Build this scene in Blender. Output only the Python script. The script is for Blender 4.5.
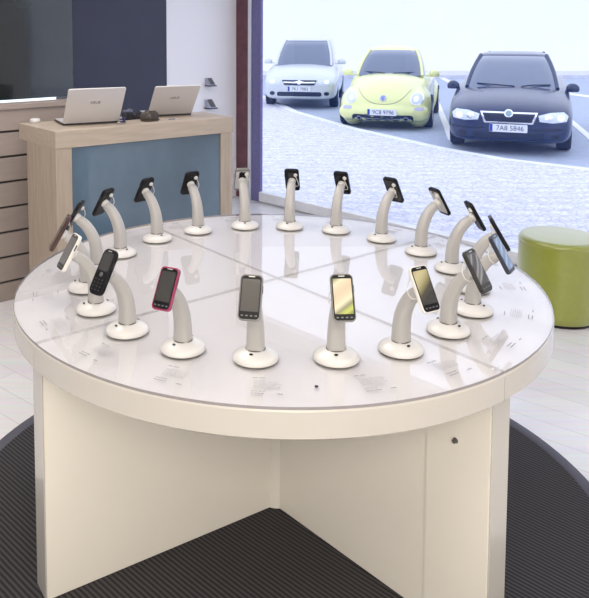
import bpy, bmesh, math, random
from mathutils import Vector, Matrix
from mathutils.bvhtree import BVHTree
random.seed(7)
sc = bpy.context.scene
for o in list(bpy.data.objects): bpy.data.objects.remove(o, do_unlink=True)
col = sc.collection
R = math.radians

# ------------------------------------------------------------------ camera
CAM_H = 1.65
F, CX, CY, PITCH = 735.0, 232.9, 84.3, .0758
cd = bpy.data.cameras.new('camera'); cam = bpy.data.objects.new('camera', cd); col.objects.link(cam)
cam.location = (0, 0, CAM_H); cam.rotation_euler = (math.pi/2-PITCH, 0, 0)
cd.sensor_fit = 'HORIZONTAL'; cd.sensor_width = 36; cd.lens = F*36/589
cd.shift_x = (294.5-CX)/589; cd.shift_y = -(299-CY)/589
cd.clip_start = .05; cd.clip_end = 300
sc.camera = cam

# ------------------------------------------------------------------ world, lights, exposure
w = bpy.data.worlds.new('world'); sc.world = w; w.use_nodes = True
bg = w.node_tree.nodes['Background']
bg.inputs[0].default_value = (.86, .91, 1.0, 1); bg.inputs[1].default_value = 1.08
def area_light(name, loc, sx, sy, power, color):
    l = bpy.data.lights.new(name, 'AREA'); l.shape = 'RECTANGLE'; l.size = sx; l.size_y = sy
    l.energy = power; l.color = color
    o = bpy.data.objects.new(name, l); o.location = loc; col.objects.link(o); return o
area_light('ceiling_lamp_light', (-.6, .6, 2.85), 1.6, 1.6, 18, (1, .90, .76))
area_light('ceiling_lamp_light', (1.3, .9, 2.85), 1.4, 1.4, 12, (1, .92, .80))
area_light('ceiling_lamp_light', (-.8, 3.4, 2.85), 1.4, 1.4, 23, (1, .95, .90))
area_light('ceiling_lamp_light', (.1, -1.5, 2.85), 2.4, 1.0, 56, (1, .92, .80))
sc.view_settings.view_transform = 'Standard'; sc.view_settings.look = 'None'
sc.view_settings.exposure = 0.75; sc.view_settings.gamma = 1; sc.view_settings.use_curve_mapping = False

# ------------------------------------------------------------------ pixel to place (photo frame -> world, used for setting out)
cp, sp = math.cos(PITCH), math.sin(PITCH)
def ray(px, py):
    X = (px-CX)/F; Y = -(py-CY)/F
    return Vector((X, cp+sp*Y, -sp+cp*Y))
def at_z(px, py, z):
    r = ray(px, py); return Vector((0, 0, CAM_H))+r*((z-CAM_H)/r.z)
def at_y(px, py, y):
    r = ray(px, py); return Vector((0, 0, CAM_H))+r*(y/r.y)

# ------------------------------------------------------------------ materials
def mat(name, color, rough=.5, metal=0, coat=0, spec=.5, noise=None, bump=None, sheen=0, emit=None):
    m = bpy.data.materials.new(name); m.use_nodes = True
    nt = m.node_tree; b = nt.nodes['Principled BSDF']
    b.inputs['Base Color'].default_value = (*color, 1); b.inputs['Roughness'].default_value = rough
    b.inputs['Metallic'].default_value = metal; b.inputs['Coat Weight'].default_value = coat
    b.inputs['Coat Roughness'].default_value = .03
    b.inputs['Specular IOR Level'].default_value = spec
    if sheen: b.inputs['Sheen Weight'].default_value = sheen
    if emit:
        b.inputs['Emission Color'].default_value = (*emit[0], 1); b.inputs['Emission Strength'].default_value = emit[1]
    tc = nt.nodes.new('ShaderNodeTexCoord')
    if noise:                                   # (scale, amount, stretch)
        s, a, st = noise
        mp = nt.nodes.new('ShaderNodeMapping'); mp.inputs['Scale'].default_value = st
        n = nt.nodes.new('ShaderNodeTexNoise'); n.inputs['Scale'].default_value = s; n.inputs['Detail'].default_value = 5
        cr = nt.nodes.new('ShaderNodeValToRGB')
        cr.color_ramp.elements[0].position = .3; cr.color_ramp.elements[1].position = .7
        cr.color_ramp.elements[0].color = (*[c*(1-a) for c in color], 1)
        cr.color_ramp.elements[1].color = (*[min(1, c*(1+a)) for c in color], 1)
        nt.links.new(tc.outputs['Object'], mp.inputs[0]); nt.links.new(mp.outputs[0], n.inputs['Vector'])
        nt.links.new(n.outputs['Fac'], cr.inputs[0]); nt.links.new(cr.outputs[0], b.inputs['Base Color'])
    if bump:
        s, st, d = bump
        n = nt.nodes.new('ShaderNodeTexNoise'); n.inputs['Scale'].default_value = s
        bm_ = nt.nodes.new('ShaderNodeBump'); bm_.inputs['Strength'].default_value = st; bm_.inputs['Distance'].default_value = d
        nt.links.new(tc.outputs['Object'], n.inputs['Vector']); nt.links.new(n.outputs['Fac'], bm_.inputs['Height'])
        nt.links.new(bm_.outputs[0], b.inputs['Normal'])
    return m

def glass_mat(name, tint, refl=1.0, haze=0, haze_col=(.8, .85, 1), ior=1.45):
    m = bpy.data.materials.new(name); m.use_nodes = True; nt = m.node_tree
    for n in list(nt.nodes): nt.nodes.remove(n)
    out = nt.nodes.new('ShaderNodeOutputMaterial')
    t = nt.nodes.new('ShaderNodeBsdfTransparent'); t.inputs[0].default_value = (*tint, 1)
    g = nt.nodes.new('ShaderNodeBsdfGlossy'); g.inputs['Roughness'].default_value = .01
    fr = nt.nodes.new('ShaderNodeFresnel'); fr.inputs[0].default_value = ior
    mu = nt.nodes.new('ShaderNodeMath'); mu.operation = 'MULTIPLY'; mu.inputs[1].default_value = refl
    mx = nt.nodes.new('ShaderNodeMixShader')
    ge = nt.nodes.new('ShaderNodeNewGeometry'); inv = nt.nodes.new('ShaderNodeMath'); inv.operation = 'SUBTRACT'; inv.inputs[0].default_value = 1
    m3 = nt.nodes.new('ShaderNodeMath'); m3.operation = 'MULTIPLY'
    nt.links.new(ge.outputs['Backfacing'], inv.inputs[1]); nt.links.new(fr.outputs[0], m3.inputs[0]); nt.links.new(inv.outputs[0], m3.inputs[1])
    nt.links.new(m3.outputs[0], mu.inputs[0]); nt.links.new(mu.outputs[0], mx.inputs[0])
    base = t
    if haze:
        d = nt.nodes.new('ShaderNodeBsdfTranslucent'); d.inputs[0].default_value = (*haze_col, 1)
        hm = nt.nodes.new('ShaderNodeMixShader'); hm.inputs[0].default_value = haze
        nt.links.new(t.outputs[0], hm.inputs[1]); nt.links.new(d.outputs[0], hm.inputs[2]); base = hm
    nt.links.new(base.outputs[0], mx.inputs[1]); nt.links.new(g.outputs[0], mx.inputs[2])
    nt.links.new(mx.outputs[0], out.inputs[0]); return m

def plank_mat(name, c1, c2, w, h, rough, rot, gap=(.60, .59, .58)):
    m = mat(name, c1, rough); nt = m.node_tree; b = nt.nodes['Principled BSDF']
    tc = nt.nodes.new('ShaderNodeTexCoord'); mp = nt.nodes.new('ShaderNodeMapping'); mp.inputs['Rotation'].default_value = (0, 0, rot)
    br = nt.nodes.new('ShaderNodeTexBrick'); br.inputs['Scale'].default_value = 1
    br.inputs['Color1'].default_value = (*c1, 1); br.inputs['Color2'].default_value = (*c2, 1); br.inputs['Mortar'].default_value = (*gap, 1)
    br.inputs['Mortar Size'].default_value = .0015; br.inputs['Brick Width'].default_value = w; br.inputs['Row Height'].default_value = h
    n = nt.nodes.new('ShaderNodeTexNoise'); n.inputs['Scale'].default_value = 2.5; n.inputs['Detail'].default_value = 6
    mp2 = nt.nodes.new('ShaderNodeMapping'); mp2.inputs['Rotation'].default_value = (0, 0, rot); mp2.inputs['Scale'].default_value = (1, 14, 1)
    mix = nt.nodes.new('ShaderNodeMix'); mix.data_type = 'RGBA'; mix.blend_type = 'MULTIPLY'; mix.inputs[0].default_value = .25
    nt.links.new(tc.outputs['Object'], mp.inputs[0]); nt.links.new(mp.outputs[0], br.inputs['Vector'])
    nt.links.new(tc.outputs['Object'], mp2.inputs[0]); nt.links.new(mp2.outputs[0], n.inputs['Vector'])
    nt.links.new(br.outputs[0], mix.inputs[6]); nt.links.new(n.outputs['Color'], mix.inputs[7])
    nt.links.new(mix.outputs[2], b.inputs['Base Color']); return m

def cobble_mat(name, c1, c2, scale):
    m = mat(name, c1, .8); nt = m.node_tree; b = nt.nodes['Principled BSDF']
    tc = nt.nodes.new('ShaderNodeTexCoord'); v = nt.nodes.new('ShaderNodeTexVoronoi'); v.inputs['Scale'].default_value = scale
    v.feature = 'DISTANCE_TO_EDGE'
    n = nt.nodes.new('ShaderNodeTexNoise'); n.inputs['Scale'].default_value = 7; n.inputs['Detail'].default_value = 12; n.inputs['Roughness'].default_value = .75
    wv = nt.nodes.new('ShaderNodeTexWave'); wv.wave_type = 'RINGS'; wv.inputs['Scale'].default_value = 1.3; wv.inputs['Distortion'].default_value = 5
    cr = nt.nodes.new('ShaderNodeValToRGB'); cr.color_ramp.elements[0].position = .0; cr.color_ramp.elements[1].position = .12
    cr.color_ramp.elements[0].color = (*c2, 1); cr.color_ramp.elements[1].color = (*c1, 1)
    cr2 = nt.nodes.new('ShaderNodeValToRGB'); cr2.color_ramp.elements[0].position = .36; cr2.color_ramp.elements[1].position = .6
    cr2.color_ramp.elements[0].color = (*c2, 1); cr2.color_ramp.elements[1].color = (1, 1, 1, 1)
    mix = nt.nodes.new('ShaderNodeMix'); mix.data_type = 'RGBA'; mix.blend_type = 'MULTIPLY'; mix.inputs[0].default_value = .55
    mix2 = nt.nodes.new('ShaderNodeMix'); mix2.data_type = 'RGBA'; mix2.blend_type = 'MULTIPLY'; mix2.inputs[0].default_value = .10
    nt.links.new(tc.outputs['Object'], v.inputs['Vector']); nt.links.new(tc.outputs['Object'], n.inputs['Vector'])
    nt.links.new(tc.outputs['Object'], wv.inputs['Vector'])
    nt.links.new(v.outputs['Distance'], cr.inputs[0]); nt.links.new(n.outputs['Fac'], cr2.inputs[0])
    nt.links.new(cr.outputs[0], mix.inputs[6]); nt.links.new(cr2.outputs[0], mix.inputs[7])
    nt.links.new(mix.outputs[2], mix2.inputs[6]); nt.links.new(wv.outputs['Color'], mix2.inputs[7])
    nt.links.new(mix2.outputs[2], b.inputs['Base Color'])
    bp_ = nt.nodes.new('ShaderNodeBump'); bp_.inputs['Strength'].default_value = .4; bp_.inputs['Distance'].default_value = .01
    nt.links.new(v.outputs['Distance'], bp_.inputs['Height']); nt.links.new(bp_.outputs[0], b.inputs['Normal'])
    return m

M = {}
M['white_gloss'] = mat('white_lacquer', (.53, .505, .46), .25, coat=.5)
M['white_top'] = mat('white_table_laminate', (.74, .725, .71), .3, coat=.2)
M['acrylic'] = glass_mat('clear_acrylic', (.975, .975, .985), 1.25, ior=1.5)
M['acrylic_edge'] = mat('acrylic_edge', (.28, .26, .27), .2)
M['acrylic_seam'] = mat('acrylic_seam', (.62, .61, .63), .2)
M['cabinet'] = mat('cream_laminate', (.86, .82, .73), .45, noise=(2, .02, (1, 1, 1)))
M['stand_white'] = mat('white_stand_plastic', (.65, .64, .62), .3, coat=.25)
M['stand_grey'] = mat('warm_grey_arm_paint', (.43, .42, .405), .35, coat=.2)
M['dark'] = mat('black_plastic', (.008, .008, .01), .35, spec=.3)
M['foot'] = mat('dark_rubber_foot', (.10, .09, .085), .6)
M['print'] = mat('grey_printed_ink', (.46, .46, .48), .6)
M['print_dark'] = mat('dark_printed_ink', (.30, .30, .33), .6)
M['wood'] = mat('light_oak_veneer', (.44, .365, .29), .45, noise=(5, .10, (9, 9, 1)))
M['wood_h'] = mat('light_oak_veneer_lengthwise', (.46, .385, .31), .42, noise=(5, .10, (1, 9, 9)))
M['blue_glass'] = mat('blue_backpainted_glass', (.10, .155, .215), .05, coat=.6, noise=(1.6, .35, (1, 1, .7)))
M['slat'] = mat('taupe_slatwall', (.33, .275, .245), .6, noise=(4, .06, (1, 1, 6)))
M['groove'] = mat('dark_groove', (.05, .045, .05), .6)
M['navy'] = mat('navy_wall_paint', (.026, .030, .058), .45, noise=(3, .08, (1, 1, 1)))
M['white_wall'] = mat('white_wall_paint', (.88, .88, .91), .7, bump=(60, .05, .002))
M['burgundy'] = mat('burgundy_paint', (.14, .05, .065), .5, noise=(14, .25, (1, 1, 1)))
M['purple'] = mat('violet_blue_painted_post', (.16, .15, .34), .45, noise=(40, .12, (1, 1, 1)))
M['alu'] = mat('brushed_aluminium', (.72, .74, .78), .3, metal=.6)
M['floor'] = plank_mat('pale_wood_floor', (.86, .85, .86), (.80, .79, .80), 1.2, .13, .18, R(40))
M['rug'] = mat('black_sisal', (.018, .017, .02), .9)
M['rug_edge'] = mat('grey_rug_binding', (.085, .085, .11), .7, bump=(300, .3, .002))
M['green'] = G_ = mat('lime_green_upholstery', (.25, .28, .004), .38, noise=(40, .04, (1, 1, 1)), sheen=.5, spec=.9)
G_.node_tree.nodes['Principled BSDF'].inputs['Coat Weight'].default_value = .7; G_.node_tree.nodes['Principled BSDF'].inputs['Coat Roughness'].default_value = .35; G_.node_tree.nodes['Principled BSDF'].inputs['Coat IOR'].default_value = 1.55
M['glass'] = glass_mat('window_glass', (.935, .95, 1), .6, haze=.018, haze_col=(.08, .26, 1))
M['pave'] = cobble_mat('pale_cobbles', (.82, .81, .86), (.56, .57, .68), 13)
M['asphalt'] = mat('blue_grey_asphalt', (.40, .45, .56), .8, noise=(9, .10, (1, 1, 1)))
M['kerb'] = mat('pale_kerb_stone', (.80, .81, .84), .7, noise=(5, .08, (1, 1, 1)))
M['line'] = mat('white_road_paint', (.88, .88, .88), .6)
M['facade'] = mat('pale_render', (.93, .92, .90), .8, noise=(1, .02, (1, 1, 1)))
# sisal ridges
nt = M['rug'].node_tree; tc = nt.nodes.new('ShaderNodeTexCoord'); wv = nt.nodes.new('ShaderNodeTexWave')
wv.inputs['Scale'].default_value = 30; wv.inputs['Distortion'].default_value = .6; wv.bands_direction = 'DIAGONAL'
cr = nt.nodes.new('ShaderNodeValToRGB'); cr.color_ramp.elements[0].color = (.006, .006, .008, 1); cr.color_ramp.elements[1].color = (.06, .055, .06, 1)
nt.links.new(tc.outputs['Object'], wv.inputs['Vector']); nt.links.new(wv.outputs['Color'], cr.inputs[0])
nt.links.new(cr.outputs[0], nt.nodes['Principled BSDF'].inputs['Base Color'])

# ------------------------------------------------------------------ object helpers
def tag(o, label=None, cat=None, group=None, kind=None):
    if label: o['label'] = label
    if cat: o['category'] = cat
    if group: o['group'] = group
    if kind: o['kind'] = kind
    return o
def empty(name, loc=(0, 0, 0), rz=0):
    o = bpy.data.objects.new(name, None); o.location = loc; o.rotation_euler = (0, 0, rz)
    o.empty_display_size = .05; col.objects.link(o); return o
def obj(name, bm, m, parent=None, smooth=False, bevel=0, loc=None, rot=None, sub=0, autosmooth=None):
    bmesh.ops.recalc_face_normals(bm, faces=bm.faces)
    me = bpy.data.meshes.new(name); bm.to_mesh(me); bm.free()
    for mm in (m if isinstance(m, (list, tuple)) else [m]): me.materials.append(mm)
    o = bpy.data.objects.new(name, me); col.objects.link(o)
    if parent is not None: o.parent = parent
    if loc is not None: o.location = loc
    if rot is not None: o.rotation_euler = rot
    if smooth:
        for p in me.polygons: p.use_smooth = True
        me.set_sharp_from_angle(angle=R(50))
    if bevel:
        b = o.modifiers.new('b', 'BEVEL'); b.width = bevel; b.segments = 3; b.limit_method = 'ANGLE'; b.angle_limit = R(40)
    if sub:
        s = o.modifiers.new('s', 'SUBSURF'); s.levels = sub; s.render_levels = sub
    return o
def box(bm, x0, x1, y0, y1, z0, z1, mtx=None, mi=0):
    vs = [bm.verts.new(Vector(p) if mtx is None else mtx @ Vector(p)) for p in
          ((x0, y0, z0), (x1, y0, z0), (x1, y1, z0), (x0, y1, z0), (x0, y0, z1), (x1, y0, z1), (x1, y1, z1), (x0, y1, z1))]
    for f in ((0, 3, 2, 1), (4, 5, 6, 7), (0, 1, 5, 4), (1, 2, 6, 5), (2, 3, 7, 6), (3, 0, 4, 7)):
        bm.faces.new([vs[i] for i in f]).material_index = mi
def lathe(bm, prof, n=48, mtx=None, mi=0):
    rings = []
    for (r, z) in prof:
        if r < 1e-6: rings.append([bm.verts.new((0, 0, z))])
        else: rings.append([bm.verts.new((r*math.cos(2*math.pi*i/n), r*math.sin(2*math.pi*i/n), z)) for i in range(n)])
    for a, b in zip(rings, rings[1:]):
        for i in range(n):
            j = (i+1) % n
            if len(a) == 1 and len(b) == 1: continue
            if len(a) == 1: f = bm.faces.new((a[0], b[j], b[i]))
            elif len(b) == 1: f = bm.faces.new((a[i], a[j], b[0]))
            else: f = bm.faces.new((a[i], a[j], b[j], b[i]))
            f.material_index = mi
    if mtx is not None:
        for r in rings:
            for v in r: v.co = mtx @ v.co
def prism(bm, pts, z0, z1, mi=0, mtx=None):
    a = [bm.verts.new((x, y, z0)) for x, y in pts]; b = [bm.verts.new((x, y, z1)) for x, y in pts]
    if mtx is not None:
        for v in a+b: v.co = mtx @ v.co
    n = len(pts)
    bm.faces.new(a[::-1]).material_index = mi; bm.faces.new(b).material_index = mi
    for i in range(n): bm.faces.new((a[i], a[(i+1) % n], b[(i+1) % n], b[i])).material_index = mi
def tube(bm, pts, rad, n=8, ry=None):
    """swept tube; rad a number or a list; ry optional second radius"""
    pts = [Vector(p) for p in pts]; rings = []
    up = None
    for i, p in enumerate(pts):
        t = (pts[min(i+1, len(pts)-1)]-pts[max(i-1, 0)]).normalized()
        if up is None: up = Vector((0, 1, 0)) if abs(t.y) < .9 else Vector((1, 0, 0))
        s = t.cross(up).normalized(); u = s.cross(t).normalized(); up = u
        r = rad[i] if isinstance(rad, (list, tuple)) else rad
        q = ry[i] if isinstance(ry, (list, tuple)) else (ry or r)
        rings.append([bm.verts.new(p+s*r*math.cos(2*math.pi*k/n)+u*q*math.sin(2*math.pi*k/n)) for k in range(n)])
    for a, b in zip(rings, rings[1:]):
        for k in range(n): bm.faces.new((a[k], a[(k+1) % n], b[(k+1) % n], b[k]))
    bm.faces.new(rings[0][::-1]); bm.faces.new(rings[-1])
def rrect(w, h, r, n=5, cx=0, cy=0):
    pts = []
    for (sx, sy, a0) in ((1, 1, 0), (-1, 1, 90), (-1, -1, 180), (1, -1, 270)):
        for k in range(n+1):
            a = R(a0+90*k/n); pts.append((cx+sx*(w/2-r)+r*math.cos(a), cy+sy*(h/2-r)+r*math.sin(a)))
    return pts
def text_mesh(body, size, depth=.001):
    c = bpy.data.curves.new('lettering', 'FONT'); c.body = body; c.size = size; c.extrude = depth; c.align_x = 'CENTER'; c.align_y = 'CENTER'
    t = bpy.data.objects.new('lettering', c); col.objects.link(t)
    bpy.context.view_layer.update()
    dg = bpy.context.evaluated_depsgraph_get(); me = bpy.data.meshes.new_from_object(t.evaluated_get(dg))
    bpy.data.objects.remove(t, do_unlink=True); return me
def text(name, body, size, m, parent, loc, rot, scale=(1, 1, 1)):
    me = text_mesh(body, size); me.materials.clear(); me.materials.append(m)
    o = bpy.data.objects.new(name, me); col.objects.link(o); o.parent = parent; o.location = loc; o.rotation_euler = rot; o.scale = scale
    return o
def bake(o):
    """apply an object's modifiers"""
    bpy.context.view_layer.update()
    dg = bpy.context.evaluated_depsgraph_get(); me = bpy.data.meshes.new_from_object(o.evaluated_get(dg))
    o.modifiers.clear(); o.data = me; return o
def BM(): return bmesh.new()

# ------------------------------------------------------------------ the setting
WDIR = Vector((.6727, -.74, 0)); WRZ = math.atan2(-.74, .6727)          # the window runs this way
def wline(x): return 7.222-1.1*x
WX1 = 3.7
GZ, SZ = -.15, -.20                                                      # pavement and street levels
A = Vector((.045, 7.17, 0)); LDIR = Vector((math.cos(R(40)), math.sin(R(40)), 0))   # left wall, from its right end A
def lwall(px):                                                           # distance left of A along the wall at a photo column
    k = (px-CX)/F; y = (A.y-.839*A.x)/(1-.839*k); return (A.x-k*y)/LDIR.x
Bp = A-LDIR*6.0
bm = BM(); prism(bm, [(-4.6, -2.2), (WX1, -2.2), (WX1, wline(WX1)), (.0, wline(.0)), (Bp.x, Bp.y)], -.14, 0)
tag(obj('floor', bm, M['floor']), kind='structure')
bm = BM(); prism(bm, [(-4.7, -2.3), (WX1+.1, -2.3), (WX1+.1, wline(WX1)+.1), (.0, wline(.0)+.15), (Bp.x, Bp.y+.1)], 2.9, 3.0)
tag(obj('ceiling', bm, M['white_wall']), kind='structure')
def lbox(name, s0, s1, d0, d1, z0, z1, m, parent=None, **k):             # box on the left wall: s leftwards from A, d into the room
    bm = BM(); box(bm, -s1, -s0, -d1, -d0, z0, z1)
    return obj(name, bm, m, parent, loc=(A.x, A.y, 0) if parent is None else None, rot=(0, 0, R(40)) if parent is None else None, **k)
tag(lbox('wall_left', 0, 6.1, -.15, 0, 0, 2.9, M['white_wall']), kind='structure')
bm = BM(); box(bm, -4.7, WX1+.1, -2.35, -2.2, 0, 2.9); tag(obj('wall_back', bm, M['white_wall']), kind='structure')
bm = BM(); box(bm, WX1, WX1+.15, -2.2, wline(WX1), 0, 2.9); tag(obj('wall_right', bm, M['white_wall']), kind='structure')
bm = BM(); prism(bm, [(-4.75, -2.2), (-4.6, -2.2), (Bp.x, Bp.y), (Bp.x-.15, Bp.y)], 0, 2.9); tag(obj('wall_side', bm, M['white_wall']), kind='structure')
# posts at the window's left end
def winbox(name, x0, x1, d0, d1, z0, z1, m, kind='structure', bevel=.004):
    L = (x1-x0)/WDIR.x; bm = BM(); box(bm, 0, L, d0, d1, z0, z1)
    o = obj(name, bm, m, loc=(x0, wline(x0), 0), rot=(0, 0, WRZ), bevel=bevel); return tag(o, kind=kind)
winbox('trim_1', .045, .163, -.02, .14, 0, 2.9, M['burgundy'])
winbox('trim_2', .163, .192, -.03, .06, 0, 2.9, M['alu'])
winbox('trim_3', .192, .275, -.02, .012, 0, 2.9, M['purple'])
winbox('trim_4', .275, WX1, -.04, .05, 0.012, .10, M['kerb'])                # bottom frame rail
winbox('trim_5', .275, WX1, -.04, .05, 2.72, 2.9, M['alu'])
winbox('window_1', .275, WX1, -.006, .006, .085, 2.72, M['glass'], bevel=0)
winbox('trim_6', .192, WX1, .05, .30, -.16, -.005, M['kerb'])             # stone sill outside

# outdoors
kerb = [(-6, 27), (.2, 22.5), (.78, 18.9), (1.26, 15.8), (2.05, 13.2), (3.05, 10.9), (3.66, 9.95), (4.45, 9.25), (7.5, 7.2), (14, 3.6)]
def offset_pts(pts, d):
    out = []
    for i, p in enumerate(pts):
        a = Vector(pts[max(i-1, 0)]); b = Vector(pts[min(i+1, len(pts)-1)]); t = (b-a).normalized()
        out.append((p[0]-t.y*d, p[1]+t.x*d))
    return out
bm = BM(); prism(bm, kerb+[(14, -6), (WX1+.2, -6), (WX1+.2, wline(WX1)+.02), (.2, wline(.2)+.05), (-1.0, 8.2), (-6, 12)], GZ-.3, GZ)
bmesh.ops.triangulate(bm, faces=bm.faces); tag(obj('pavement', bm, M['pave']), kind='structure')
bm = BM(); prism(bm, kerb+offset_pts(kerb, .16)[::-1], SZ-.2, GZ+.012)
bmesh.ops.triangulate(bm, faces=bm.faces); tag(obj('kerb', bm, M['kerb']), kind='structure')
bm = BM(); box(bm, -40, 60, 2, 31, SZ-.6, SZ); tag(obj('street', bm, M['asphalt']), kind='structure')
bm = BM(); box(bm, -40, 60, 27.3, 31, SZ, SZ+.12); tag(obj('pavement_far', bm, M['pave']), kind='structure')
bm = BM(); box(bm, -40, 60, 30, 30.6, SZ, 9); tag(obj('wall_street', bm, M['facade']), kind='structure')
def road_line(label, a, b, wd, dash=None):
    a = at_z(*a, SZ); b = at_z(*b, SZ); t = (b-a).normalized(); n = Vector((-t.y, t.x, 0))*wd/2
    bm = BM(); prism(bm, [(a+n).to_2d()[:], (b+n).to_2d()[:], (b-n).to_2d()[:], (a-n).to_2d()[:]], SZ, SZ+.006)
    tag(obj('road_marking', bm, M['line']), label, 'road marking', kind=None)
road_line('white parking bay line between the yellow car and the dark car', (452, 140), (436, 100), .12)
road_line('white parking bay line right of the dark car', (600, 146), (560, 112), .12)
road_line('white line crossing the road behind the dark car', (600, 98), (540, 90), .35)
road_line('thin white line on the road behind the gap left of the dark car', (462, 88), (438, 76), .2)

# rug
TC = Vector((.154, 2.469)); TR = .872; TZ = .798; TT = .079
bm = BM(); lathe(bm, [(0, .001), (1.098, .001), (1.098, .009), (0, .009)], 128)
rug = obj('rug', bm, M['rug'], loc=(TC.x, TC.y, 0)); tag(rug, 'round black sisal rug with a grey bound edge under the white table', 'rug')
bm = BM(); lathe(bm, [(1.096, .001), (1.14, .001), (1.145, .006), (1.138, .012), (1.1, .012), (1.096, .009), (1.096, .001)], 128)
obj('border', bm, M['rug_edge'], rug, smooth=True)

# ------------------------------------------------------------------ round display table
tab = empty('display_table', (TC.x, TC.y, 0))
tag(tab, 'large round white display table with clear acrylic top sheets and crossed panel base', 'table')
bm = BM(); lathe(bm, [(0, TZ-TT), (TR-.004, TZ-TT), (TR, TZ-TT+.004), (TR, TZ-.012), (TR-.003, TZ-.0075), (0, TZ-.0075)], 180)
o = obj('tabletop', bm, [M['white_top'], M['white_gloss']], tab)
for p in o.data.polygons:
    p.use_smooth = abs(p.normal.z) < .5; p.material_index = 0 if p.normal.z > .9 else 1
o.data.set_sharp_from_angle(angle=R(30))
SEAM0 = 37.0
for q in range(4):                                                       # acrylic sheets, one per quadrant
    a0, a1 = SEAM0+90*q+.0, SEAM0+90*q+90
    def sector(g, r, n=46):
        m = R((a0+a1)/2); off = g*math.sqrt(2)
        c = Vector((math.sin(m)*off, -math.cos(m)*off))
        pts = [tuple(c)]
        for k in range(n+1):
            a = R(a0)+(R(a1)-R(a0))*k/n; a = min(max(a, R(a0)+g/r), R(a1)-g/r)
            pts.append((r*math.sin(a), -r*math.cos(a)))
        return pts
    bm = BM(); pts = sector(.0007, TR-.002); prism(bm, pts, TZ-.0073, TZ-.0002)
    o = obj('acrylic_sheet', bm, [M['acrylic'], M['acrylic_edge'], M['acrylic_seam']], tab)
    for p in o.data.polygons: p.material_index = 0 if abs(p.normal.z) > .5 else (1 if p.area < .01*.03 else 2)
# visible joint of the white top's edging
for q in range(4):
    a = R(SEAM0+90*q); d = Vector((math.sin(a), -math.cos(a))); n = Vector((-d.y, d.x))*.0012
    bm = BM(); p0, p1 = d*(TR-.001), d*(TR+.0006)
    prism(bm, [tuple(p0+n), tuple(p1+n), tuple(p1-n), tuple(p0-n)], TZ-TT+.003, TZ-.012)
    obj('edge_joint', bm, M['stand_grey'], tab)
# crossed base panels
BR = .835
for q, (ang, full) in enumerate(((SEAM0+3, 1), (SEAM0+90+3, 0))):
    for s in (0, 1):
        a = ang+180*s+(0 if q == 0 else 0)
        if q == 1 and s == 1: a = -58.0
        rz = R(a-90)
        bm = BM(); box(bm, .045, BR, -.04, .04, .011, TZ-TT)
        obj('base_panel', bm, M['cabinet'], tab, rot=(0, 0, rz), bevel=.002)
        bm = BM(); box(bm, BR, BR+.004, -.041, .041, .011, TZ-TT); obj('edge_strip', bm, M['white_gloss'], tab, rot=(0, 0, rz), bevel=.001)
bm = BM(); lathe(bm, [(0, .011), (.07, .011), (.07, TZ-TT), (0, TZ-TT)], 24); obj('centre_post', bm, M['cabinet'], tab)
# inner divider making the small cupboard at the right, and the two cam locks
def on_panel(ang, r, side, z):                                           # local point on a panel's face
    a = R(ang); d = Vector((math.sin(a), -math.cos(a), 0)); n = Vector((d.y, -d.x, 0))*side
    return d*r+n*.04+Vector((0, 0, z)), n
for ang, r, side, z in ((-58, .709, -1, .592), (40, .735, 1, .558)):
    p, n = on_panel(ang, r, side, z)
    bm = BM(); lathe(bm, [(0, 0), (.0085, 0), (.0085, .004), (.006, .010), (.006, .014), (0, .015)], 16)
    o = obj('cam_lock', bm, M['foot'], tab, smooth=True, loc=p); o.rotation_mode = 'QUATERNION'; o.rotation_quaternion = n.to_track_quat('Z', 'Y')
    o['label'] = 'small dark lock near the top of the panel'
bm = BM(); box(bm, .645, .835, -.0455, -.0402, .02, TZ-TT-.001); obj('door_panel', bm, M['cabinet'], tab, rot=(0, 0, R(40-90)))
# dark screw on the top
p = at_z(316.5, 386.5, TZ); bm = BM(); lathe(bm, [(0, 0), (.005, 0), (.0042, .002), (0, .0025)], 16)
obj('screw', bm, M['dark'], tab, loc=(p.x-TC.x, p.y-TC.y, TZ-.0004))
for q in (36.2, 37.8):
    a = R(q); bm = BM(); lathe(bm, [(0, 0), (.004, 0), (.0032, .0018), (0, .002)], 14)
    obj('screw', bm, M['alu'], tab, loc=(.845*math.sin(a), -.845*math.cos(a), TZ-.0003))

# printed product text beside every stand
AZ = [-8.7, 10.3, 27.1, 45.4, 62.3, 80, 97.7, 116.7, 135.6, 154.1, 172, 189, 207.6, 225.4, 245.8, 263, 279.5, 297.2, 315, 333.2]
RAD = [.63, .633, .643, .639, .646, .64, .629, .632, .641, .645, .645, .655, .65, .648, .636, .64, .645, .641, .639, .637]
rnd = random.Random(3)
for k, az in enumerate(AZ):
    bm = BM()
    def ln(x0, x1, r, h, mi): box(bm, x0, x1, -r-h/2, -r+h/2, TZ-.0002, TZ+.0002, mi=mi)
    x0 = -.035+rnd.uniform(-.008, .008)
    for j, (a, b) in enumerate(((0, .012), (.016, .030))): ln(x0+a, x0+b, .735, .0028, 1)
    for j in range(6):
        r = .752+j*.0058; xx = x0+.004
        while xx < x0+.062:
            L = rnd.uniform(.005, .013); ln(xx, xx+L, r, .0015, 0); xx += L+.0022
    obj('printed_text', bm, [M['print'], M['print_dark']], tab, rot=(0, 0, R(az+3.5))); bm = BM()
    for r in (.802, .812):
        xx = x0
        for j in range(4): L = rnd.uniform(.005, .009); ln(xx, xx+L, r, .003, 1); xx += L+.0015
    obj('printed_line', bm, [M['print'], M['print_dark']], tab, rot=(0, 0, R(az+3.5))); bm = BM()
    ln(x0+.062, x0+.076, .812, .0032, 1)
    obj('printed_price', bm, [M['print'], M['print_dark']], tab, rot=(0, 0, R(az+3.5)))

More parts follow.
